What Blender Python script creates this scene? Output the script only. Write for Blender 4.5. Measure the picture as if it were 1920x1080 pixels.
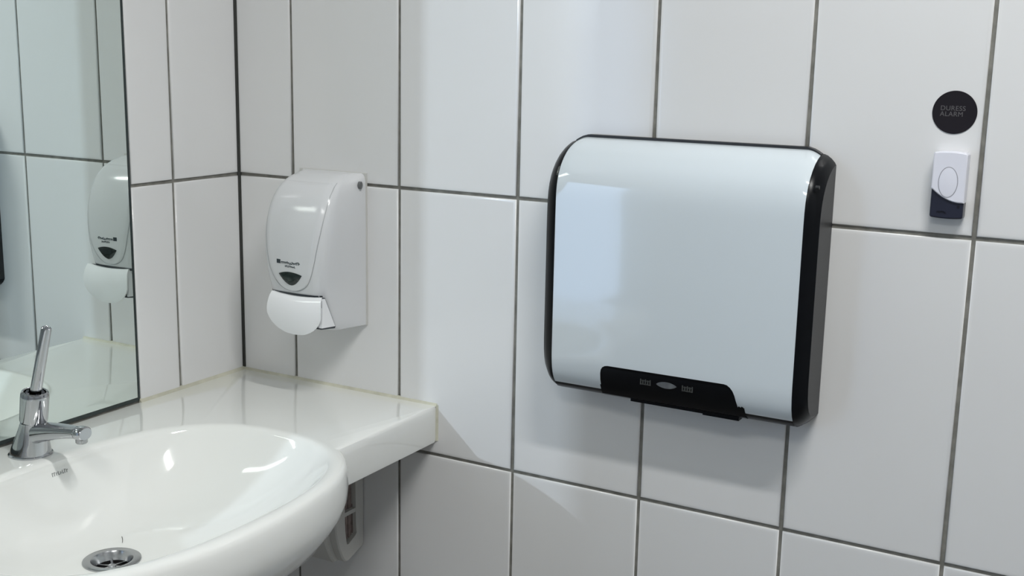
import bpy, bmesh, math, random
from mathutils import Vector, Matrix
random.seed(7)
for o in list(bpy.data.objects): bpy.data.objects.remove(o)
S = bpy.context.scene
Z0 = 1.2                      # height of the tile joint used as datum (three 400 mm tiles above the floor)

# ------------------------------------------------------------------ camera
cam_d = bpy.data.cameras.new('camera'); cam = bpy.data.objects.new('camera', cam_d)
S.collection.objects.link(cam); S.camera = cam
cam_d.sensor_width = 36.0; cam_d.lens = 2212.3/1920*36.0
cam_d.clip_start = 0.02
R = (Matrix.Rotation(0.51061, 3, 'Z') @ Matrix.Rotation(1.37195, 3, 'X') @ Matrix.Rotation(0.01968, 3, 'Z'))
cam.matrix_world = Matrix.Translation((1.30334, -1.42774, Z0+0.20176)) @ R.to_4x4()

# ------------------------------------------------------------------ world, lamps, exposure
W = bpy.data.worlds.new('world'); S.world = W; W.use_nodes = True
W.node_tree.nodes['Background'].inputs[0].default_value = (.48, .68, 1.0, 1)
W.node_tree.nodes['Background'].inputs[1].default_value = 3.5
S.view_settings.view_transform = 'Standard'; S.view_settings.look = 'None'
S.view_settings.gamma = 1.0; S.view_settings.use_curve_mapping = False
S.view_settings.exposure = 0.13

ROOM_X, ROOM_Y, FLOOR, CEIL = 2.30, -2.50, 0.0, 2.60
def lamp(name, loc, sx, sy, power, col, aim=None):
    d = bpy.data.lights.new(name, 'AREA'); d.shape = 'RECTANGLE'; d.size = sx; d.size_y = sy
    d.energy = power; d.color = col
    o = bpy.data.objects.new(name, d); S.collection.objects.link(o); o.location = loc
    if aim is not None:
        o.rotation_euler = (Vector(aim)-Vector(loc)).to_track_quat('-Z', 'Y').to_euler()
    return o
lamp('batten_light', (1.40, -0.80, CEIL-0.06), 0.62, 0.06, 20.5, (1.0, 1.0, .98))
lamp('panel_light', (1.20, -2.05, CEIL-0.03), 0.9, 0.40, 12.0, (1.0, 1.0, .96))
# low daylight from outside, coming in through the side opening beyond the mirror
lamp('daylight', (-.53, -3.0, Z0+.47), .028, .028, 19.0, (.74, .87, 1.0), (0.45, 0, Z0))

# ------------------------------------------------------------------ materials
def mat(name, col, rough=.4, metal=0.0, spec=.5, noise=None, coat=0.0, bump=None):
    m = bpy.data.materials.new(name); m.use_nodes = True
    nt = m.node_tree; b = nt.nodes['Principled BSDF']
    b.inputs['Base Color'].default_value = (*col, 1); b.inputs['Roughness'].default_value = rough
    b.inputs['Metallic'].default_value = metal; b.inputs['Specular IOR Level'].default_value = spec
    b.inputs['Coat Weight'].default_value = coat; b.inputs['Coat Roughness'].default_value = .04
    tc = nt.nodes.new('ShaderNodeTexCoord')
    if noise:
        sc, amt = noise
        n = nt.nodes.new('ShaderNodeTexNoise'); n.inputs['Scale'].default_value = sc; n.inputs['Detail'].default_value = 4
        nt.links.new(tc.outputs['Object'], n.inputs['Vector'])
        r = nt.nodes.new('ShaderNodeValToRGB')
        r.color_ramp.elements[0].position = .35; r.color_ramp.elements[1].position = .7
        r.color_ramp.elements[0].color = (*[c*(1-amt) for c in col], 1); r.color_ramp.elements[1].color = (*col, 1)
        nt.links.new(n.outputs['Fac'], r.inputs[0]); nt.links.new(r.outputs[0], b.inputs['Base Color'])
    if bump:
        sc, st, dist = bump
        n = nt.nodes.new('ShaderNodeTexNoise'); n.inputs['Scale'].default_value = sc; n.inputs['Detail'].default_value = 2
        nt.links.new(tc.outputs['Object'], n.inputs['Vector'])
        bp = nt.nodes.new('ShaderNodeBump'); bp.inputs['Strength'].default_value = st; bp.inputs['Distance'].default_value = dist
        nt.links.new(n.outputs['Fac'], bp.inputs['Height']); nt.links.new(bp.outputs[0], b.inputs['Normal'])
    return m
M_tile = mat('white_glazed_tile', (.735, .735, .735), .13, noise=(2.5, .03), bump=(9, .25, .0012))
M_grout = mat('grey_grout', (.235, .23, .205), .9, noise=(60, .35), bump=(400, .4, .0006))
M_corner = mat('dark_corner_sealant', (.045, .047, .043), .6)
M_ceramic = mat('white_vitreous_china', (.815, .825, .80), .06, coat=.3, noise=(3, .015))
M_seal = mat('yellowed_silicone', (.62, .61, .50), .45, noise=(35, .22))
M_chrome = mat('polished_chrome', (.50, .51, .53), .07, metal=1.0, noise=(8, .06))
M_steel = mat('brushed_drain_steel', (.42, .43, .44), .22, metal=1.0, noise=(40, .15))
M_dark = mat('dark_void', (.006, .006, .006), .7, noise=(20, .3))
M_mirror = mat('silvered_glass', (.76, .83, .80), .0, metal=1.0)
M_medge = mat('mirror_glass_edge', (.022, .034, .034), .2, noise=(20, .3))
M_soapw = mat('white_dispenser_plastic', (.66, .67, .685), .15, noise=(5, .02))
M_lever = mat('bright_white_lever_plastic', (.86, .87, .89), .16, noise=(5, .02))
M_gap = mat('shadow_gap_plastic', (.05, .06, .07), .5, noise=(30, .2))
M_smoke = mat('smoked_window_plastic', (.014, .022, .021), .12, noise=(60, .3))
M_inkdk = mat('printed_dark_ink', (.03, .045, .055), .5, noise=(80, .2))
M_lockg = mat('grey_lock_plastic', (.16, .165, .17), .4, noise=(80, .2))
M_cover = mat('white_enamelled_steel', (.635, .695, .735), .08, coat=.5, noise=(3, .01))
M_black = mat('black_gloss_plastic', (.0030, .0035, .005), .28, spec=.2, noise=(40, .2))
M_blackside = mat('black_satin_plastic', (.022, .023, .025), .42, noise=(200, .15), bump=(900, .3, .0003))
M_bprint = mat('dim_grey_print', (.045, .048, .045), .5, noise=(80, .2))
M_blogo = mat('grey_badge_foil', (.13, .14, .15), .3, noise=(120, .3))
M_sticker = mat('charcoal_vinyl', (.014, .012, .016), .6, spec=.15, noise=(30, .1))
M_stxt = mat('grey_vinyl_lettering', (.105, .10, .105), .5, noise=(40, .1))
M_alarm = mat('white_button_plastic', (.74, .745, .82), .28, noise=(20, .02))
M_navy = mat('navy_blue_plastic', (.016, .018, .036), .3, noise=(30, .15))
M_navyd = mat('dark_navy_print', (.003, .003, .009), .4, noise=(30, .15))
M_ring = mat('grey_groove', (.33, .33, .37), .5, noise=(30, .1))
M_bag = mat('folded_paper_bags', (.34, .27, .25), .8, noise=(70, .4))
M_binp = mat('offwhite_dispenser_plastic', (.58, .575, .55), .3, noise=(10, .05))
M_floor = mat('grey_vinyl_floor', (.19, .18, .165), .5, noise=(14, .2))
M_ceil = mat('white_ceiling_paint', (.8, .8, .78), .8, noise=(4, .03))
M_paint = mat('painted_wall', (.42, .43, .43), .5, noise=(3, .04))

# ------------------------------------------------------------------ helpers (geometry given with z relative to the datum joint)
def link(o, parent=None):
    S.collection.objects.link(o)
    if parent: o.parent = parent
    return o
BASE = {}
def origin_of(parent):
    return BASE.get(parent.name, Vector((0, 0, 0))) if parent else Vector((0, 0, 0))
def obj(name, verts, faces, m, parent=None, base=None, smooth=None, label=None):
    """one mesh object; verts in room metres (z from datum); origin at base, or the parent's base"""
    b = Vector(base) if base is not None else origin_of(parent)
    me = bpy.data.meshes.new(name)
    me.from_pydata([tuple(Vector((v[0], v[1], v[2]+Z0))-b) for v in verts], [], faces)
    bm = bmesh.new(); bm.from_mesh(me); bmesh.ops.remove_doubles(bm, verts=bm.verts, dist=1e-6)
    bmesh.ops.recalc_face_normals(bm, faces=bm.faces); bm.to_mesh(me); bm.free()
    if smooth is not None:
        me.shade_smooth(); me.set_sharp_from_angle(angle=math.radians(smooth))
    me.materials.append(m)
    o = bpy.data.objects.new(name, me); link(o, parent)
    if base is not None:
        o.location = b - origin_of(parent)
    BASE[o.name] = b
    if label: o['label'] = label
    return o
def thing(name, base, label, cat):
    o = bpy.data.objects.new(name, None); link(o)
    b = Vector((base[0], base[1], base[2]+Z0)); o.location = b; o.empty_display_size = .03
    BASE[o.name] = b; o['label'] = label; o['category'] = cat
    return o
def grid(P, close_u=False, close_v=False):
    """P[i][j] -> verts, faces"""
    n, k = len(P), len(P[0]); V = [p for row in P for p in row]; F = []
    for i in range(n if close_u else n-1):
        for j in range(k if close_v else k-1):
            a, b = i*k+j, i*k+(j+1) % k; i2 = (i+1) % n
            F.append((a, b, i2*k+(j+1) % k, i2*k+j))
    return V, F
class MB:
    def __init__(s): s.V = []; s.F = []
    def add(s, V, F):
        n = len(s.V); s.V += list(V); s.F += [tuple(i+n for i in f) for f in F]; return s
    def box(s, x0, x1, y0, y1, z0, z1):
        return s.add([(x, y, z) for x in (x0, x1) for y in (y0, y1) for z in (z0, z1)],
                     [(0, 1, 3, 2), (4, 6, 7, 5), (0, 4, 5, 1), (2, 3, 7, 6), (0, 2, 6, 4), (1, 5, 7, 3)])
    def rings(s, R, cap0=True, cap1=True):
        V, F = grid(R, close_v=True); k = len(R[0])
        if cap0: F.append(tuple(range(k)))
        if cap1: F.append(tuple(range((len(R)-1)*k, len(R)*k)))
        return s.add(V, F)
    def prism(s, pts, f0, f1):
        """pts 2d; f0,f1 map a 2d point to 3d at either end"""
        return s.rings([[f0(*p) for p in pts], [f1(*p) for p in pts]])
    def obj(s, name, m, parent=None, **k): return obj(name, s.V, s.F, m, parent, **k)
def ell(cx, cz, a, b, n=32, e=2.0):
    r = []
    for i in range(n):
        t = 2*math.pi*i/n; c, q = math.cos(t), math.sin(t)
        r.append((cx+a*math.copysign(abs(c)**(2/e), c), cz+b*math.copysign(abs(q)**(2/e), q)))
    return r
def interp(tab, x):
    if x <= tab[0][0]: return tab[0][1]
    for (a, fa), (b, fb) in zip(tab, tab[1:]):
        if x <= b:
            t = (x-a)/(b-a); return fa+(fb-fa)*t
    return tab[-1][1]
def smooth_interp(tab, x):
    """Catmull-Rom through the table"""
    n = len(tab)
    if x <= tab[0][0]: return tab[0][1]
    if x >= tab[-1][0]: return tab[-1][1]
    for i in range(n-1):
        if tab[i][0] <= x <= tab[i+1][0]: break
    x0, y0 = tab[i]; x1, y1 = tab[i+1]; h = x1-x0; t = (x-x0)/h
    m0 = (y1-tab[i-1][1])/(x1-tab[i-1][0]) if i > 0 else (y1-y0)/h
    m1 = (tab[i+2][1]-y0)/(tab[i+2][0]-x0) if i+2 < n else (y1-y0)/h
    return ((2*t**3-3*t*t+1)*y0+(t**3-2*t*t+t)*h*m0+(-2*t**3+3*t*t)*y1+(t**3-t*t)*h*m1)

# ------------------------------------------------------------------ room shell
FZ, CZ = FLOOR-Z0, CEIL-Z0
def struct(name, mb, m, base=(0, 0, 0)):
    o = mb.obj(name, m, base=base); o['kind'] = 'structure'; return o
GROUT = .0028         # how far the joints lie behind the tile faces
wall_back = struct('wall_back', MB().box(-.10, ROOM_X+.1, GROUT, .10, FZ-.02, CZ+.02), M_grout)
WY0, WY1, WZ0, WZ1 = 1.208, 1.863, -.50, .45        # side window opening in the left wall, beyond the mirror
wall_left = struct('wall_left', MB().box(-.10, -GROUT, -WY0, GROUT, FZ-.02, CZ+.02).box(-.10, -GROUT, ROOM_Y-.1, -WY1, FZ-.02, CZ+.02)
                   .box(-.10, -GROUT, -WY1, -WY0, FZ-.02, WZ0).box(-.10, -GROUT, -WY1, -WY0, WZ1, CZ+.02), M_grout)
struct('wall_right', MB().box(ROOM_X, ROOM_X+.1, ROOM_Y-.1, GROUT, FZ-.02, CZ+.02), M_paint)
struct('wall_front', MB().box(-.10, ROOM_X+.1, ROOM_Y-.1, ROOM_Y, FZ-.02, CZ+.02), M_paint)
struct('floor', MB().box(-.1, ROOM_X+.1, ROOM_Y-.1, .1, FZ-.1, FZ), M_floor)
struct('ceiling', MB().box(-.1, ROOM_X+.1, ROOM_Y-.1, .1, CZ, CZ+.1), M_ceil)

J = .0025             # half joint width
_tile_mesh = {}
def tile_mesh(w, h, left):
    """pillow-edged tile w x h, face towards -y (back wall) or +x (left wall); origin at its centre on the face plane"""
    key = (round(w, 4), round(h, 4), left)
    if key in _tile_mesh: return _tile_mesh[key]
    P = []
    for ins, d in ((0, .0045), (0, .0011), (.0006, .0004), (.0016, .00005), (.005, 0)):
        a, b = w/2-ins, h/2-ins
        P.append([(-a, d, -b), (a, d, -b), (a, d, b), (-a, d, b)])
    V, F = grid(P, close_v=True); F.append(tuple(range(16, 20)))
    if left: V = [(-v[1], v[0], v[2]) for v in V]
    me = bpy.data.meshes.new('tile'); me.from_pydata(V, [], F)
    bm = bmesh.new(); bm.from_mesh(me); bmesh.ops.recalc_face_normals(bm, faces=bm.faces)
    for f in bm.faces: f.smooth = True
    bm.to_mesh(me); bm.free()
    # open back: make sure the face points into the room
    big = max(me.polygons, key=lambda p: p.area)
    want = Vector((1, 0, 0)) if left else Vector((0, -1, 0))
    if big.normal.dot(want) < 0: me.flip_normals()
    me.materials.append(M_tile); _tile_mesh[key] = me
    return me
def add_tile(wall, u0, u1, z0, z1, left):
    u0 += J; u1 -= J; z0 += J; z1 -= J
    if u1-u0 < .01 or z1-z0 < .01: return
    o = bpy.data.objects.new('tile', tile_mesh(u1-u0, z1-z0, left))
    cu, cz = (u0+u1)/2, (z0+z1)/2+Z0
    o.location = (0, -cu, cz) if left else (cu, 0, cz)
    tilt = .0011
    a, b = random.gauss(0, tilt), random.gauss(0, tilt)
    a = max(-.0022, min(.0022, a)); b = max(-.002, min(.002, b))
    o.rotation_euler = (0, a, b) if left else (a, 0, b)
    link(o, wall)
W0, WL = .10938, .14202
zs = [-1.2, -.8, -.4, 0, .4, .8, 1.2, CZ]
xs = [0.0] + [W0+.2*k for k in range(11)] + [ROOM_X]
for z0, z1 in zip(zs, zs[1:]):
    for x0, x1 in zip(xs, xs[1:]): add_tile(wall_back, x0, x1, z0, z1, False)
MIR_Y0, MIR_Y1, MIR_Z0, MIR_Z1 = .2263, 1.142, -.3218, .80
ys = [0.0] + [WL+.2*k for k in range(12)] + [-ROOM_Y]
for z0, z1 in zip(zs, zs[1:]):
    for y0, y1 in zip(ys, ys[1:]):
        if y1 > 1.18: continue              # painted beyond the mirror
        if z0 >= .8-1e-6 or z1 <= -.4+1e-6 or y1 <= MIR_Y0 or y0 >= MIR_Y1:
            add_tile(wall_left, y0, y1, z0, z1, True)
        else:
            if y0 < MIR_Y0: add_tile(wall_left, y0, MIR_Y0, z0, z1, True)
            if y1 > MIR_Y1: add_tile(wall_left, MIR_Y1, y1, z0, z1, True)
            if z0 < -.39: add_tile(wall_left, max(y0, MIR_Y0), min(y1, MIR_Y1), z0, MIR_Z0, True)
# dark sealant in the room corner
o = MB().add([(-.0025, .0025, FZ), (.0022, .0025, FZ), (.0022, -.0001, FZ), (.0004, -.0004, FZ), (.0001, -.0022, FZ), (-.0025, -.0022, FZ),
              (-.0025, .0025, CZ), (.0022, .0025, CZ), (.0022, -.0001, CZ), (.0004, -.0004, CZ), (.0001, -.0022, CZ), (-.0025, -.0022, CZ)],
             [(0, 1, 7, 6), (1, 2, 8, 7), (2, 3, 9, 8), (3, 4, 10, 9), (4, 5, 11, 10), (5, 0, 6, 11), (0, 1, 2, 3, 4, 5), (6, 7, 8, 9, 10, 11)]
             ).obj('corner_joint', M_corner, wall_back)

# ------------------------------------------------------------------ mirror
t = thing('wall_mirror', (0, -.7, MIR_Z0), 'large frameless wall mirror on the left tiled wall above the basin', 'mirror')
MB().box(-.0026, -.0008, -MIR_Y1+.002, -MIR_Y0+.001, MIR_Z0+.002, MIR_Z1-.002).obj('glass_edge', M_medge, t, label='dark edge of the mirror glass')
V = [(-.0005, -MIR_Y1+.005, MIR_Z0+.0078), (-.0005, -MIR_Y0-.0036, MIR_Z0+.0078), (-.0005, -MIR_Y0-.0036, MIR_Z1-.004), (-.0005, -MIR_Y1+.005, MIR_Z1-.004)]
MB().add(V+[(-.0009, v[1], v[2]) for v in V], [(0, 1, 2, 3), (4, 7, 6, 5), (0, 4, 5, 1), (1, 5, 6, 2), (2, 6, 7, 3), (3, 7, 4, 0)]).obj('mirror_face', M_mirror, t)

# ------------------------------------------------------------------ basin with shelf
ZC = -.3222
CX, CY = .267, -.473
DX, DY, DR, DZ = .212, -.478, .0325, -.104
SX, SY0, SY1 = .3780, 0.0, 2*CY
SB = -.059
basin = thing('vanity_basin', (CX, CY, ZC-.14), 'white ceramic vanity basin with an oval bowl and flat side shelf on the left wall', 'basin')
def rin(th):
    a, b, n = .173, .2465, 2.55
    c, s = abs(math.cos(th)), abs(math.sin(th))
    return ((c/a)**n+(s/b)**n)**(-1/n)
def rslab(th):
    c, s = math.cos(th), math.sin(th); r = 9
    front = False
    for v, d, fr in ((SX-CX, c, True), (0-CX, c, False), (SY0-CY, s, False), (SY1-CY, s, False)):
        if abs(d) > 1e-9 and v/d > 0 and v/d < r: r = v/d; front = fr
    return r, front
ths = set()
N = 240
for i in range(N): ths.add(round(-math.pi+2*math.pi*i/N, 6))
for (x, y) in ((SX, SY0), (0, SY0), (0, SY1), (SX, SY1)): ths.add(round(math.atan2(y-CY, x-CX), 6))
# dense where shelf front meets the bowl
prev = None; fine = [i*.002 for i in range(-1571, 1572)]
for a in fine:
    k = rslab(a)[0]-.006 > rin(a)+.0205
    if prev is not None and k != prev:
        for d in (-.03, -.022, -.015, -.009, -.004, -.0015, 0, .0015, .004, .009, .015, .022, .03): ths.add(round(a+d, 6))
    prev = k
ths = sorted(ths)
def ring_pts(fn): return [fn(th) for th in ths]
def polar(th, r, z): return (CX+r*math.cos(th), CY+r*math.sin(th), ZC+z)
rings = []
prof = [(0.0, 0), (.06, 0), (.14, 0), (.24, 0), (.35, 0), (.46, 0), (.57, 0), (.67, 0), (.76, 0), (.84, 0), (.90, 0), (.94, 0), (.968, 0)]
def bowl_z(t): return DZ*(1-t**2.5)
for tt, _ in prof:
    row = []
    for th in ths:
        x1, y1 = CX+rin(th)*math.cos(th), CY+rin(th)*math.sin(th)
        x0, y0 = DX+DR*math.cos(th), DY+DR*math.sin(th)
        row.append((x0+(x1-x0)*tt, y0+(y1-y0)*tt, ZC+bowl_z(tt)))
    rings.append(row)
lip = [(-.0028, -.0042), (-.0008, -.0022), (.0022, -.0006), (.006, .0004), (.011, .0006), (.0155, .0003)]
for off, z in lip: rings.append([polar(th, rin(th)+off, z) for th in ths])
bo = [(.0195, -.0012), (.0225, -.004), (.0245, -.009), (.0258, -.018), (.0262, -.032), (.0250, -.047), (.020, -.061)]
def outer(i, th):
    ri = rin(th); rs, fr = rslab(th)
    if rs-.006 > ri+.0205:
        f = .013 if fr else .0015
        tab = [(rs-f, 0), (rs-.45*f, -.12*f), (rs-.12*f, -.45*f), (rs, -f), (rs, SB+.008), (rs-.004, SB+.002), (min(rs-.008, max(ri+.02, rs-.03)), SB)]
        r, z = tab[i]
        if i == 0: r = max(r, ri+.0165)
        return polar(th, r, z)
    return polar(th, ri+bo[i][0], bo[i][1])
for i in range(7): rings.append([outer(i, th) for th in ths])
for off, z in [(.0095, -.077), (-.008, -.099), (-.032, -.118), (-.065, -.132), (-.10, -.138), (-.13, -.139)]:
    rings.append([polar(th, rin(th)+off, z) for th in ths])
V, F = grid(rings, close_v=True); k = len(ths)
F.append(tuple(range((len(rings)-1)*k, len(rings)*k)))
obj('bowl', V, F, M_ceramic, basin, smooth=38)

# drain: flange, dish, spokes
def rev(profile, cx, cy, cz, n=40):
    return [[(cx+r*math.cos(2*math.pi*i/n), cy+r*math.sin(2*math.pi*i/n), cz+z) for i in range(n)] for r, z in profile]
dz = ZC+DZ
d = MB().rings(rev([(.0352, .0), (.0350, .0016), (.0335, .0024), (.0255, .0020), (.0240, -.0002), (.0225, -.0045), (.0210, -.0075), (.0205, -.0085), (.0215, -.0088), (.033, -.002)], DX, DY, dz), False, False).obj('drain_waste', M_steel, basin, smooth=40, label='round chrome drain in the bottom of the bowl')
MB().rings(rev([(.0, -.0130), (.0212, -.0130), (.0212, -.0086), (.0209, -.0086), (.0209, -.0126), (.0, -.0126)], DX, DY, dz), False, False).obj('outlet', M_dark, d, label='dark outlet hole below the grate')
g = MB()
g.rings(rev([(.0001, -.0095), (.0048, -.0095), (.0055, -.0075), (.0046, -.0060), (.0001, -.0055)], DX, DY, dz, 20))
for i in range(6):
    a = math.pi*i/3+.35; c, s = math.cos(a), math.sin(a); w = .0014
    P = [(DX+r*c-q*w*s, DY+r*s+q*w*c) for r, q in ((.004, -1), (.0209, -1), (.0209, 1), (.004, 1))]
    g.prism(P, lambda x, y: (x, y, dz-.0090), lambda x, y: (x, y, dz-.0068))
g.obj('grate', M_steel, d, smooth=40)

# maker's mark on the bowl slope and a loose hair near the drain
def strokes(fn, w, h, n, seed, gap=.35):
    """irregular little bars standing for print too small to read; fn(u,v) -> 3d"""
    rr = random.Random(seed); mb = MB(); x = 0
    for i in range(n):
        bw = w/n*(1-gap)
        h0 = 0; h1 = h*(1 if rr.random() < .3 else .72)
        for k in (0, 1):
            if k == 0: q = [(x, h0), (x+bw*.4, h0), (x+bw*.4, h1), (x, h1)]
            else:
                y = h1*rr.choice((0, .4, .75)); q = [(x, y), (x+bw, y), (x+bw, y+h*.25), (x, y+h*.25)]
            mb.add([fn(*p, 0) for p in q]+[fn(*p, 1) for p in q], [(0, 1, 2, 3), (4, 5, 6, 7), (0, 1, 5, 4), (1, 2, 6, 5), (2, 3, 7, 6), (3, 0, 4, 7)])
        x += w/n
    return mb
def bowl_surface(th, tt):
    x1, y1 = CX+rin(th)*math.cos(th), CY+rin(th)*math.sin(th)
    x0, y0 = DX+DR*math.cos(th), DY+DR*math.sin(th)
    return (x0+(x1-x0)*tt, y0+(y1-y0)*tt, ZC+bowl_z(tt))
def markfn(u, v, up):
    th = math.pi-(u)/.17 - .025
    p = bowl_surface(th if th <= math.pi else th-2*math.pi, .915+v/.1)
    return (p[0]+.0004*up, p[1], p[2]+.0003*up+.0002)
strokes(markfn, .026, .0020, 8, 3).obj('maker_mark', mat('grey_maker_print', (.30, .315, .31), .4, noise=(60, .2)), basin, label="small grey maker's print on the bowl slope")

# silicone seals
sl = MB()
def tri(a, b, offs):
    A = [tuple(a[i]+o[i] for i in range(3)) for o in offs]; B = [tuple(b[i]+o[i] for i in range(3)) for o in offs]
    n = len(offs); sl.add(A+B, [(i, (i+1) % n, n+(i+1) % n, n+i) for i in range(n)]+[tuple(range(n)), tuple(range(n, 2*n))])
tri((0, 0, ZC), (SX+.001, 0, ZC), [(0, .002, -.004), (0, -.0042, -.0008), (0, -.0028, .0008), (0, .0002, .0038), (0, .002, .004)])
tri((0, .001, ZC), (0, -MIR_Y0, ZC), [(-.002, 0, -.004), (.0045, 0, -.0008), (.003, 0, .0010), (-.0002, 0, .0048), (-.002, 0, .005)])
tri((SX, 0, ZC+.001), (SX, 0, ZC+SB+.004), [(-.004, .002, 0), (-.002, -.003, 0), (.0008, -.0025, 0), (.0036, -.0003, 0), (.0036, .002, 0)])
sl.obj('silicone_seal', M_seal, basin, smooth=50, label='yellowed silicone bead along the wall joints')

# ------------------------------------------------------------------ mixer tap
TX, TY = .0545, -.4635
tap = thing('mixer_tap', (TX, TY, ZC), 'chrome mixer tap with an upright rod lever behind the basin bowl', 'tap')
def oval(cx, cy, z, ax, ay, n=36, e=2.0, tz=0):
    return [(cx+p[0], cy+p[1], z+tz*p[0]) for p in ell(0, 0, ax, ay, n, e)]
# body: wide foot tapering up, leaning slightly forward; spout grows out of it
b = MB()
b.rings([oval(TX, TY, ZC+z, ax, ay, e=2.2) for z, ax, ay in ((0, .0270, .0262), (.0022, .0270, .0262), (.0034, .0258, .0250))])
b.rings([oval(TX+dx, TY, ZC+z, ax, ay, e=e) for z, dx, ax, ay, e in
         ((.0025, .000, .0256, .0246, 2.2), (.010, .0012, .0243, .0230, 2.2), (.020, .0035, .0222, .0208, 2.1), (.032, .006, .0190, .0184, 2), (.041, .008, .0168, .0168, 2), (.0455, .0092, .0160, .0162, 2))])
b.obj('body', M_chrome, tap, smooth=40)
sp = []
for i in range(11):
    u = i/10; x = TX+.004+u*.097; hz = .0066+.0090*(1-u)**1.6; hy = .0088+.0065*(1-u)
    zc_ = ZC+.0275+.0185*u+.003*math.sin(u*3.1)
    sp.append([(x, TY+p[0], zc_+p[1]) for p in ell(0, 0, hy, hz, 24, 3.4)])
spout = MB().rings(sp).obj('spout', M_chrome, tap, smooth=50)
x = TX+.0985; zz = ZC+.0458
MB().rings([[(x+dx, TY+p[0]*s_, zz+p[1]*s_) for p in ell(0, 0, .0112, .0088, 24, 2.2)] for dx, s_ in ((-.008, .85), (-.0045, 1), (.0045, 1), (.0068, .84))]).obj('spout_collar', M_chrome, spout, smooth=40)
MB().rings(rev([(.0001, -.0128), (.0066, -.0128), (.0074, -.0118), (.0074, -.004), (.0001, -.004)], x-.001, TY, zz, 24)).obj('aerator', M_steel, spout, smooth=40)
# turning head, leaning a little forward
LEAN = Vector((.16, .0, 1)).normalized()
def leaned(profile, base, axis, n=36):
    ax = axis.normalized(); u = Vector((0, 1, 0)); v = ax.cross(u).normalized(); u = v.cross(ax).normalized()
    return [[tuple(base+ax*z+u*(r*math.cos(2*math.pi*i/n))+v*(r*math.sin(2*math.pi*i/n))) for i in range(n)] for r, z in profile]
cb = Vector((TX+.0094, TY, ZC+.0455))
MB().rings(leaned([(.0146, -.002), (.0146, .002)], cb, LEAN)).obj('gap_ring', M_gap, tap, label='dark gap ring under the turning head')
MB().rings(leaned([(.0158, .0012), (.0170, .002), (.0174, .004), (.0177, .034), (.0174, .0385), (.0164, .0412), (.0142, .0424), (.0132, .0414), (.0126, .0350), (.002, .0335)], cb, LEAN)).obj('head', M_chrome, tap, smooth=35)
tb = cb+LEAN*.0335; tip_ax = Vector((.0245, .003, .088)).normalized()
lev = MB().rings(leaned([(.0070, 0), (.0074, .003), (.0073, .010), (.0068, .055), (.0064, .094), (.0061, .0972), (.0046, .0985), (.0038, .0977), (.0033, .0950), (.0005, .0945)], tb, tip_ax, 28)).obj('lever', M_chrome, tap, smooth=35)
MB().rings(leaned([(.0001, .0947), (.0032, .0947), (.0032, .0955), (.0001, .0955)], tb, tip_ax, 20)).obj('lever_end_plug', M_lockg, lev, label='grey plug in the rod end')

# ------------------------------------------------------------------ hand dryer
HX0, HX1, HC = .603, .930, .7665
PROF = [(0, .0925), (-.010, .0912), (-.021, .0873), (-.032, .0815), (-.0415, .0742), (-.0495, .0655), (-.0558, .0560), (-.0603, .0458), (-.0632, .0350), (-.0648, .022), (-.0653, .004), (-.0655, -.03),
        (-.0655, -.190), (-.0648, -.205), (-.0628, -.217), (-.0590, -.2275), (-.053, -.2360), (-.045, -.2420), (-.034, -.2460), (-.02, -.2485), (0, -.2495)]
dry = thing('hand_dryer', (HC, 0, -.2495), 'wide flat white hand dryer with black ends on the tiled wall', 'hand dryer')
def inset(P, dn, dfront):
    out = []
    for y, z in P:
        k = max(0, min(1, -y/.0655)); out.append((y+dfront*k, z-dn if z > .0 else z+dn if z < -.1 else z))
    return out
core = [(y*.972, z-.0016 if z > 0 else z+.0008 if z > -.23 else z-.0026) for y, z in PROF]
def drop(x, z):
    e = max(0.0, 1-min(x-HX0, HX1-x)/.018); e = min(e, 1.0)
    return z-(.0065*e*e*z/.0925 if z > 0 else 0)
MB().rings([[(x, y, drop(x, z)) for y, z in core] for x in (HX0-.0005, HX0+.004, HX0+.008, HX0+.012, HX0+.018, HX1-.018, HX1-.012, HX1-.008, HX1-.004, HX1+.0005)]).obj('housing', M_black, dry, smooth=30)
# back ridge, just proud of the cover at top and bottom
MB().rings([[(x, y, z) for y, z in ((-.010, .0945-d_), (0, .0945-d_), (0, -.2530), (-.010, -.2530))] for x, d_ in ((HX0, .0075), (HX0+.005, .0045), (HX0+.010, .002), (HX0+.017, 0), (HX1-.017, 0), (HX1-.010, .002), (HX1-.005, .0045), (HX1, .0075))]).obj('wall_plate', M_blackside, dry)
for sgn, xe in ((-1, HX0), (1, HX1)):
    R_ = []
    for dx, ins, df in ((0, -.0006, -.0005), (.002, -.0004, -.0003), (.006, .0012, .0012), (.011, .0052, .0040), (.0150, .0098, .0075), (.0165, .0128, .0088)):
        R_.append([(xe+sgn*dx, y, drop(xe, z)) for y, z in inset(PROF, ins, df)])
    cap = MB().rings(R_, True, False).obj('end_cap', M_black, dry, smooth=30, label='glossy black bevelled end cap')
    MB().rings([[(xe+sgn*(.0164+e), y, drop(xe, z)) for y, z in inset(PROF, .0128, .0088)] for e in (0, .0004)]).obj('side_panel', M_blackside, cap, smooth=30, label='satin charcoal side panel')
    if sgn > 0:
        MB().rings([[(xe+.0125+dd, -.0590+p[0], .052+p[1]) for p in ell(0, 0, .0022, .0022, 14)] for dd in (-.003, .0014)]).obj('cap_screw', M_blackside, cap)
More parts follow.
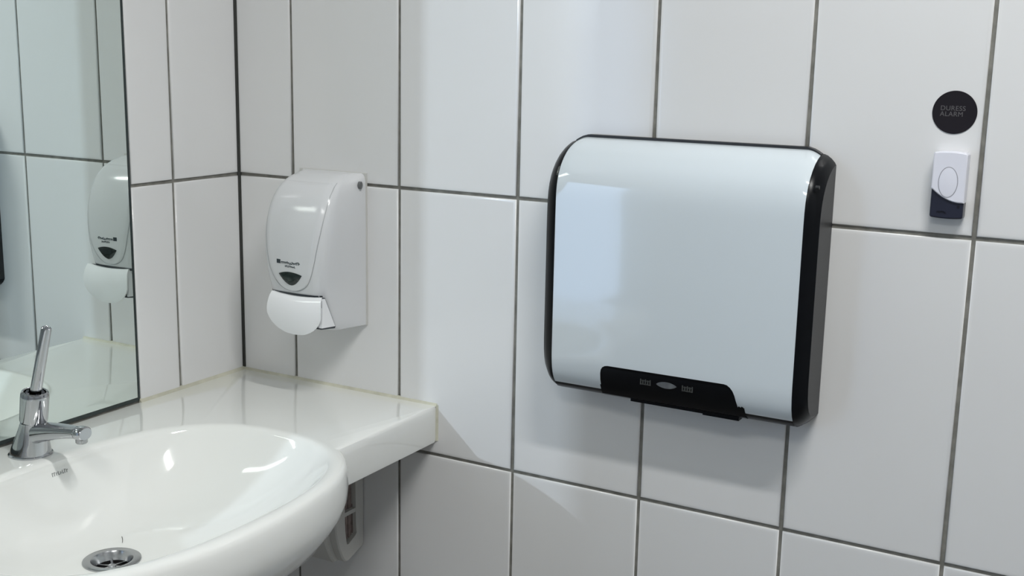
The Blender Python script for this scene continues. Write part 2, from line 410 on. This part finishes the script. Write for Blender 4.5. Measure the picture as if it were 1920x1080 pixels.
# cover: a shell following the profile with the bottom cut-out
cov = [p for p in PROF if p[0] <= -.009 or p[1] < -.1]
cov = [(-.009, .0915)]+PROF[1:18]
L = [0]
for a, c in zip(cov, cov[1:]): L.append(L[-1]+math.hypot(c[0]-a[0], c[1]-a[1]))
def at_len(s):
    y = smooth_interp(list(zip(L, [p[0] for p in cov])), s); z = smooth_interp(list(zip(L, [p[1] for p in cov])), s)
    return y, z
def len_at_z(zt):
    lo, hi = 0, L[-1]
    for _ in range(40):
        m = (lo+hi)/2
        if at_len(m)[1] > zt: lo = m
        else: hi = m
    return lo
CUT_L = [(.6737, -.2400), (.6738, -.2300), (.6739, -.220), (.6742, -.212), (.6752, -.2070), (.6775, -.2030), (.6810, -.2008), (.6850, -.2000)]
CUT_R = [(.8440, -.1995), (.8480, -.2003), (.8520, -.2030), (.8555, -.2072), (.8580, -.2130), (.8596, -.220), (.8615, -.2280), (.8650, -.2345), (.8690, -.2405)]
cols = [(HX0+(CUT_L[0][0]-HX0)*i/20, -.2420) for i in range(20)]+[(CUT_L[0][0]-.0003, -.2420)]+CUT_L+[(.686+(.843-.686)*i/10, -.2000+.0005*i/10) for i in range(11)]+CUT_R+[(.8693, -.2420)]+[(.8693+(HX1-.8693)*i/20, -.2420) for i in range(1, 21)]
cols = sorted(((x+i*1e-6, z) for i, (x, z) in enumerate(cols)))
P = []
NS = 60
for x, zt in cols:
    se = len_at_z(zt) if zt > -.2415 else L[-1]
    s0 = len_at_z(-.185)
    P.append([(x,)+at_len(s0*j/44 if j <= 44 else s0+(se-s0)*(j-44)/16) for j in range(NS+1)])
P = [[(p[0], p[1], drop(p[0], p[2])) for p in row] for row in P]
P2 = [[(p[0], p[1]+.0012*.9, p[2]*.998) for p in row] for row in P]
V, F = grid(P); V2, F2 = grid(P2); n = len(V)
Fc = list(F)+[tuple(n+i for i in f) for f in F2]
kk = NS+1; m_ = len(P)
for i in range(m_-1):
    for j in (0, NS): Fc.append((i*kk+j, (i+1)*kk+j, n+(i+1)*kk+j, n+i*kk+j))
for j in range(NS):
    for i in (0, m_-1): Fc.append((i*kk+j, i*kk+j+1, n+i*kk+j+1, n+i*kk+j))
obj('cover', V+V2, Fc, M_cover, dry, smooth=40, label='white enamelled front cover')
# black outlet bezel filling the cut-out
zt = [(-.0625, -.1950), (-.0630, -.200), (-.0630, -.206), (-.0625, -.214), (-.0612, -.221), (-.0585, -.2285), (-.0545, -.2360), (-.0500, -.2425), (-.042, -.2462), (-.02, -.2490)]
bez = MB()
bez.rings([[(x, y, z) for y, z in zt]+[(x, -.02, -.21)] for x in (.6725, .6780, .8650, .8700)])
bz = bez.obj('outlet_bezel', M_black, dry, smooth=30, label='black bezel around the air outlet')
nz = MB(); nz.box(.712, .812, -.047, -.014, -.2478, -.2440); nz.box(.812, .860, -.047, -.014, -.2495, -.2440)
nz.obj('air_outlet', M_black, bz)
# badge: pointed lens with two darker strokes
def front(y): return lambda x, z: (x, y, z)
lens = []
for i in range(17):
    u = -1+2*i/16; lens.append((.7672+.0140*u, -.2140+.0042*(1-u*u)**.8*1.0))
for i in range(17):
    u = 1-2*i/16; lens.append((.7672+.0140*u, -.2140-.0042*(1-u*u)**.8))
lens = [p for i, p in enumerate(lens) if i not in (17,)]
bd = MB().prism(lens, front(-.0615), front(-.0630)).obj('badge', M_blogo, bz, label='small grey lens-shaped badge')
for x0 in (.7310, .7884):
    ic = MB()
    for i in range(5):
        xx = x0+i*.0033
        ic.prism([(xx, -.2180+.001*(i % 2)), (xx+.0016, -.2180+.001*(i % 2)), (xx+.0016, -.2105-.001*(i % 2)), (xx, -.2105-.001*(i % 2))], front(-.0610), front(-.0632))
    for zz in (-.2178, -.2130):
        ic.prism([(x0, zz), (x0+.0148, zz), (x0+.0148, zz+.0009), (x0, zz+.0009)], front(-.0610), front(-.0631))
    ic.obj('printed_icon', M_bprint, bz)

# ------------------------------------------------------------------ soap dispenser
QX = .1890
soap = thing('soap_dispenser', (QX, 0, -.2138), 'white plastic push-lever soap dispenser with a smoked window on the tiled wall', 'soap dispenser')
DT = [(-.2138, .066), (-.2090, .0735), (-.2045, .078), (-.185, .086), (-.165, .0945), (-.15, .1000), (-.12, .1050), (-.09, .1050), (-.06, .1015), (-.035, .0945), (-.015, .0845), (0.0, .0710), (.008, .0590), (.013, .046), (.0160, .0330), (.0172, .022)]
WT = [(-.2138, .0500), (-.20, .0510), (-.17, .0515), (-.15, .0520), (-.12, .0555), (-.09, .0585), (-.05, .0595), (-.02, .0575), (0, .0540), (.010, .0500), (.0172, .0450)]
def half_section(z, nf=9):
    """right half, centre front -> back, as (dx, y)"""
    dd = smooth_interp(DT, z); w = smooth_interp(WT, z); wb = .0628
    if z > .008: wb = .0628-.0022*((z-.008)/.0092)**2
    rc = min(.019, dd*.5)
    out = []
    yf = lambda x: -dd+.0065*(x/.06)**2
    xa = w-rc
    for i in range(nf): out.append((xa*i/nf, yf(xa*i/nf)))
    y0 = yf(xa)
    # corner arc
    for i in range(9):
        a = math.pi/2*i/8; out.append((xa+rc*math.sin(a), y0+rc*(1-math.cos(a))*1.0))
    ys_ = y0+rc
    for i in range(1, 7):
        t_ = i/6; out.append((w+(wb-w)*t_, ys_*(1-t_)))
    return out
zl = [-.2138, -.2125, -.2105, -.2075, -.203, -.195, -.185, -.175, -.165, -.155, -.145, -.135, -.12, -.105, -.09, -.075, -.06, -.047, -.035, -.025, -.015, -.007, 0, .005, .009, .012, .0142, .0158, .0167, .0172]
rows = []
for z in zl:
    h = half_section(z)
    rows.append([(QX+dx, y, z) for dx, y in reversed(h)]+[(QX-dx, y, z) for dx, y in h[1:]])
shell = MB(); V, F = grid(rows); kk = len(rows[0])
F.append(tuple(range(kk))); F.append(tuple(range((len(rows)-1)*kk, len(rows)*kk)))
obj('shell', V, F, M_soapw, soap, smooth=35)
MB().box(QX-.0630, QX+.0632, -.0035, 0, -.2143, .0176).obj('wall_plate', M_binp, soap, label='thin off-white mounting plate behind the shell')
def shell_y(x, z):
    h = half_section(z); ax = abs(x-QX)
    for (a, ya), (b_, yb) in zip(h, h[1:]):
        if a <= ax <= b_+1e-9: return ya+(yb-ya)*(ax-a)/max(1e-9, b_-a)
    return h[-1][1]
# raised tongue-shaped cover panel
UT = [(-.1520, .0), (-.1512, .009), (-.149, .0165), (-.145, .0235), (-.138, .030), (-.125, .0368), (-.108, .0420), (-.085, .0462), (-.06, .0500), (-.03, .0515), (-.005, .0495), (.006, .0470)]
pz = [-.1520, -.1518, -.1512, -.150, -.148, -.145, -.141, -.136, -.13, -.122, -.113, -.103, -.092, -.08, -.068, -.056, -.045, -.035, -.026, -.018, -.011, -.005, .001, .006]
PA, PB = [], []
for z in pz:
    u = max(.0004, smooth_interp(UT, z)); ra, rb = [], []
    for i in range(21):
        x = QX+u*(-1+2*i/20); y = shell_y(x, z); lift = .0013*(1-(abs(-1+2*i/20))**24)+.0004
        if z > .0: lift *= max(0, 1-z/.006)
        ra.append((x, y-lift, z)); rb.append((x, y+.001, z))
    PA.append(ra); PB.append(rb)
V, F = grid(PA); n = len(V); V2, F2 = grid(PB); Fc = F+[tuple(i+n for i in f) for f in F2]
for i in range(len(pz)-1):
    for j in (0, 20): Fc.append((i*21+j, (i+1)*21+j, n+(i+1)*21+j, n+i*21+j))
for j in range(20):
    for i in (0, len(pz)-1): Fc.append((i*21+j, i*21+j+1, n+i*21+j+1, n+i*21+j))
panel = obj('cover_panel', V+V2, Fc, M_soapw, soap, smooth=50, label='raised tongue-shaped front panel')
# thin groove line round the panel
gr = MB()
edge = [(QX+smooth_interp(UT, z)+.0005, z) for z in reversed(pz)]+[(QX-smooth_interp(UT, z)-.0005, z) for z in pz]
G1, G2 = [], []
cxm = (QX, -.08)
for x, z in edge:
    dx, dz_ = x-cxm[0], z-cxm[1]; l = math.hypot(dx, dz_); e = .0008
    G1.append((x, shell_y(x, z)-.0003, z)); x2, z2 = x+dx/l*e, z+dz_/l*e; G2.append((x2, shell_y(x2, min(z2, .0171))-.0003, z2))
V, F = grid([G1, G2]); V3 = [(v[0], v[1]+.0008, v[2]) for v in V]; nn = len(V)
gr.add(V+V3, F+[tuple(i+nn for i in f) for f in F]); gr.obj('panel_groove', mat('soft_grey_groove', (.34, .36, .37), .4, noise=(30, .1)), soap)
def on_panel(z_off=.0018): return lambda x, z: (x, shell_y(x, z)-z_off, z)
win = []
for i in range(13):
    u = -1+2*i/12; win.append((.1895+.0215*u, -.1268+.0040*(1-u*u)))
for i in range(1, 12):
    u = 1-2*i/12; win.append((.1895+.0215*u, -.1268-.0165*(1-abs(u)**1.9)))
w_ = []
for s, off in ((1.0, .0008), (1.0, .0021), (.9, .0027)):
    w_.append([on_panel(off)(.1895+(x-.1895)*s, -.131+(z+.131)*s) for x, z in win])
MB().rings(w_, True, True).obj('level_window', M_smoke, panel, smooth=50, label='dark smoked refill window')
tx = MB(); pf = lambda x0, z0: (lambda u, v, up: on_panel(.0016+.0004*up)(x0+u, z0+v))
a = strokes(pf(.1655, -.1112), .0075, .0062, 1, 1, 0); 
for q in ((.1655, .0),): tx.add([pf(.1655, -.1115)(u, v, k) for k in (0, 1) for u, v in ((0, 0), (.0072, 0), (.0072, .0060), (0, .0060))], [(0, 1, 2, 3), (4, 5, 6, 7), (0, 1, 5, 4), (1, 2, 6, 5), (2, 3, 7, 6), (3, 0, 4, 7)])
c1 = strokes(pf(.1740, -.1115), .0350, .0042, 12, 5, .12); c2 = strokes(pf(.1815, -.1162), .0190, .0030, 9, 8, .15)
tx.add(c1.V, c1.F); tx.add(c2.V, c2.F); tx.obj('printed_lettering', M_inkdk, panel)
# recess and lever
rec = MB()
rec.prism([(-.0985, -.1575), (-.0915, -.1580), (-.0672, -.2055), (-.0690, -.2078), (-.100, -.2042)], lambda y, z: (QX-.0360, y, z), lambda y, z: (QX+.0532, y, z))
rec.add(*grid([[(QX+(-1+2*i/10)*.0475, shell_y(QX+(-1+2*i/10)*.0475, z)-.0005-e, z) for i in range(11)] for z, e in ((-.1558, 0), (-.1558, .0006), (-.1600, .0006), (-.1600, 0))]))
rec.obj('lever_recess', M_gap, soap, label='dark gap around the push lever')
LT = [(-.2165, 0), (-.2155, .0135), (-.213, .0225), (-.209, .0315), (-.203, .0400), (-.196, .0462), (-.188, .0502), (-.180, .0506), (-.172, .0498), (-.164, .0484), (-.1565, .0468)]
lz = [-.2165, -.2162, -.2155, -.2143, -.2125, -.210, -.206, -.201, -.195, -.188, -.181, -.174, -.167, -.162, -.1585, -.1565]
def lev_y(u, z):
    yb = interp([(-.2165, -.1050), (-.21, -.1075), (-.20, -.1102), (-.19, -.1118), (-.18, -.1120), (-.17, -.1105), (-.162, -.1075), (-.1565, -.1038)], z)
    return yb+.0042*u*u
PA, PB = [], []
for z in lz:
    w = max(.0005, smooth_interp(LT, z)); sag = lambda u: -.0022*(1-u*u)*max(0, (z+.185)/.027)
    PA.append([(QX+.0070+w*u, lev_y(u*w/.05, z), z+sag(u)) for u in [-1+i/8 for i in range(17)]])
    PB.append([(QX+.0070+w*u*.97, lev_y(u*w/.05, z)+.004, z+sag(u)) for u in [-1+i/8 for i in range(17)]])
V, F = grid(PA); n = len(V); V2, F2 = grid(PB); Fc = F+[tuple(i+n for i in f) for f in F2]
for i in range(len(lz)-1):
    for j in (0, 16): Fc.append((i*17+j, (i+1)*17+j, n+(i+1)*17+j, n+i*17+j))
for j in range(16):
    for i in (0, len(lz)-1): Fc.append((i*17+j, i*17+j+1, n+i*17+j+1, n+i*17+j))
lv = obj('push_lever', V+V2, Fc, M_lever, soap, smooth=45, label='brighter white rounded push lever')
for x0_, x1_ in ((QX-.0380, QX-.0340), (QX+.0540, QX+.0470)):
    MB().prism([(-.0985, -.1585), (-.0925, -.1590), (-.0690, -.2045), (-.1000, -.2020)], lambda y, z: (x0_, y, z), lambda y, z: (x1_, y, z)).obj('lever_cheek', M_lever, lv)
MB().rings([[(QX+.0620+dd, -.0165+p[0], .0010+p[1]) for p in ell(0, 0, .0036, .0056, 18)] for dd in (-.002, .0022)]).obj('lock_button', M_lockg, soap, label='grey oval lock button')

# ------------------------------------------------------------------ duress sticker and alarm push
st = thing('duress_sticker', (1.0760, 0, .1420), 'round charcoal wall sticker reading DURESS ALARM above the alarm button', 'sticker')
SCX, SCZ, SR = 1.0760, .1422, .02435
MB().rings([[(SCX+SR*s*math.cos(2*math.pi*i/64), -e, SCZ+SR*s*math.sin(2*math.pi*i/64)) for i in range(64)] for s, e in ((1, -.0002), (1, .0007), (.99, .0009))]).obj('disc', M_sticker, st)
def text_obj(name, lines, x, z, size, yface, m, parent, label):
    cu = bpy.data.curves.new(name, 'FONT'); cu.body = lines; cu.size = size; cu.extrude = .0001; cu.space_line = .86
    cu.align_x = 'LEFT'; cu.space_character = 1.06
    tmp = bpy.data.objects.new('tmp_text', cu); S.collection.objects.link(tmp)
    dg = bpy.context.evaluated_depsgraph_get(); me = bpy.data.meshes.new_from_object(tmp.evaluated_get(dg))
    bpy.data.objects.remove(tmp); bpy.data.curves.remove(cu)
    b = origin_of(parent)
    for v in me.vertices:
        p = Vector((x+v.co.x, yface-v.co.z, z+v.co.y+Z0)); v.co = p-b
    me.materials.clear(); me.materials.append(m)
    o = bpy.data.objects.new(name, me); link(o, parent); o['label'] = label
    return o
text_obj('lettering', 'DURESS\nALARM', SCX-.0158, SCZ+.0020, .0076, -.0010, M_stxt, st, 'grey capitals DURESS ALARM')

al = thing('alarm_button', (1.0780, 0, .0235), 'small white and navy wireless alarm button below the round sticker', 'alarm button')
AX0, AX1, AZ0, AZ1 = 1.0608, 1.0972, .0232, .0975
def rrect(x0, x1, z0, z1, r, n=5, bow=0.0):
    pts = []
    for cx, cz, a0 in ((x1-r, z1-r, 0), (x0+r, z1-r, 90), (x0+r, z0+r, 180), (x1-r, z0+r, 270)):
        for i in range(n+1):
            a = math.radians(a0+90*i/n); pts.append((cx+r*math.cos(a), cz+r*math.sin(a)))
    out = []
    for i, p in enumerate(pts):
        q = pts[(i+1) % len(pts)]; out.append(p)
        if math.hypot(q[0]-p[0], q[1]-p[1]) > .02:
            for k in range(1, 8): out.append((p[0]+(q[0]-p[0])*k/8, p[1]+(q[1]-p[1])*k/8))
    res = []
    for x, z in out:
        u = (x-(x0+x1)/2)/((x1-x0)/2)
        if z > z1-r*1.01: z += bow*(1-u*u)
        if z < z0+r*1.01: z -= bow*(1-u*u)
        res.append((x, z))
    return res
def scaled(pts, d):
    cx = (min(p[0] for p in pts)+max(p[0] for p in pts))/2; cz = (min(p[1] for p in pts)+max(p[1] for p in pts))/2
    hw = max(p[0] for p in pts)-cx; hh = max(p[1] for p in pts)-cz
    return [(cx+(x-cx)*(hw-d)/hw, cz+(z-cz)*(hh-d)/hh) for x, z in pts]
def slab(pts, y0, y1, bev, bulge=.0):
    cx = (min(p[0] for p in pts)+max(p[0] for p in pts))/2; hw = max(p[0] for p in pts)-cx
    R_ = []
    for y, d in ((y0, 0), (y1+bev, 0), (y1+bev*.35, bev*.3), (y1, bev)):
        R_.append([(x, y-bulge*(1-((x-cx)/hw)**2)*(1 if y != y0 else 0), z) for x, z in scaled(pts, d)])
    m = MB(); V, F = grid(R_, close_v=True); m.add(V, F); k = len(pts)
    m.F.append(tuple(3*k+i for i in range(k)))
    m.F.append(tuple(range(k)))
    return m
base_o = rrect(AX0, AX1, AZ0, AZ1, .0022, bow=.0012)
slab(base_o, 0, -.0155, .0016).obj('navy_body', M_navy, al, smooth=20, label='navy blue lower body')
seam = lambda x: .0412+.0150*max(0, (1.0925-x)/.0315)**1.9
top_pts = []
for i in range(13):
    x = AX0-.0003+(AX1-AX0+.0006)*i/12; top_pts.append((x, seam(x)))
top_pts += [(AX1+.0003, .06), (AX1+.0003, .08), (AX1+.0003, AZ1-.002), (AX1-.0007, AZ1)]
for i in range(1, 8): 
    u = 1-i/4; top_pts.append(((AX0+AX1)/2+u*(AX1-AX0)/2*.93, AZ1+.0012*(1-u*u)+.0003))
top_pts += [(AX0+.0007, AZ1), (AX0-.0003, AZ1-.002), (AX0-.0003, .08), (AX0-.0003, .065)]
wc = slab(top_pts, 0.0, -.0180, .0014).obj('white_cover', M_alarm, al, smooth=20, label='white upper cover')
rg = MB(); rg.rings([[(1.0786+p[0], y, .0642+p[1]) for p in ell(0, 0, a_, b_, 40)] for a_, b_, y in ((.0108, .0176, -.0179), (.0108, .0176, -.0182), (.0100, .0168, -.0182), (.0100, .0168, -.0179))], False, False)
rg.obj('button_ring', M_ring, wc)
MB().rings([[(1.0786+p[0], y, .0642+p[1]) for p in ell(0, 0, a_, b_, 40)] for a_, b_, y in ((.0100, .0168, -.0175), (.0099, .0167, -.01815), (.0094, .0160, -.01825))]).obj('push_button', M_alarm, wc, smooth=20)
MB().rings([[(1.0918+p[0], y, .0368+p[1]) for p in ell(0, 0, .0015, .0015, 14)] for y in (-.015, -.0162)]).obj('indicator_light', M_navyd, al)
strokes(lambda u, v, up: (1.0690+u, -.0157-.0004*up, .0283+v), .0100, .0028, 6, 11, .1).obj('printed_name', M_navyd, al)

# ------------------------------------------------------------------ bag dispenser under the shelf
bx = thing('bag_dispenser', (.210, 0, -.5880), 'off-white plastic bag dispenser with slotted window on the wall under the basin shelf', 'dispenser')
def dshape(ins, zt=-.3950):
    """outline in (y,z): wall side straight, front lower corner swept"""
    pts = [(-.0005-0*ins, zt), (-.0005, -.5700), (-.0030, -.5780)]
    pts += [(-.0500, -.5895+ins), (-.0580, -.5880+ins), (-.0650+ins*.4, -.5800+ins*.7), (-.0740+ins*.8, -.5620+ins*.4), (-.0830+ins, -.5400), (-.0890+ins, -.5180), (-.0920+ins, -.4950), (-.0925+ins, -.4700), (-.0925+ins, zt)]
    return pts
MB().rings([[(x, y, z) for y, z in dshape(ins)] for x, ins in ((.150, .004), (.154, 0), (.2255, 0), (.229, .003))]).obj('case', M_binp, bx, smooth=30)
# front frame: outer outline minus windows, built as two windows ring + bar
fo = [(-.0015, -.3950), (-.0015, -.5720), (-.0045, -.5760), (-.0440, -.5880), (-.0500, -.5860), (-.0560, -.5780), (-.0640, -.5600), (-.0700, -.5400), (-.0735, -.5200), (-.0750, -.4950), (-.0755, -.3950)]
fi = [(-.0235, -.4000), (-.0215, -.5350), (-.0200, -.5480), (-.0245, -.5520), (-.0410, -.5600), (-.0450, -.5590), (-.0475, -.5480), (-.0492, -.5350), (-.0500, -.5200), (-.0502, -.4950), (-.0502, -.4000)]
fr = MB()
RR = [[(x, y, z) for y, z in P_] for x, P_ in ((.228, fo), (.2405, fo), (.2430, [(y+(.0015 if y < -.03 else -.0015), z+(.0015 if z < -.5 else 0)) for y, z in fo]), (.2430, fi), (.2330, fi))]
V, F = grid(RR, close_v=True); fr.add(V, F)
fr.box(.2340, .2425, -.0505, -.0205, -.5125, -.5060)
frm = fr.obj('window_frame', M_binp, bx, smooth=30)
for k in range(6):
    y = -.0480+k*.0052; MB().box(.2300, .2355+.0008*(k % 2), y, y+.0036, -.5570+.0012*k, -.4050).obj('paper_bag', M_bag, bx)

# stray hair lying on the bowl floor beside the drain
hp = bowl_surface(2.32, .17)
hc = [(hp[0]-.006+.012*i/8+.001*math.sin(i/8*3), hp[1]+.0053-.0106*i/8, hp[2]+.0016-.0012*i/8) for i in range(9)]
hr = MB().rings([[(x, y+.00045*math.cos(a), z+.00045*math.sin(a)) for a in [k*math.pi/3 for k in range(6)]] for x, y, z in hc])
o = hr.obj('hair', mat('dark_hair', (.05, .04, .035), .6, noise=(50, .2)), base=(hp[0], hp[1], hp[2]+Z0))
o['label'] = 'tiny dark stray hair lying in the basin bowl beside the drain'; o['category'] = 'hair'
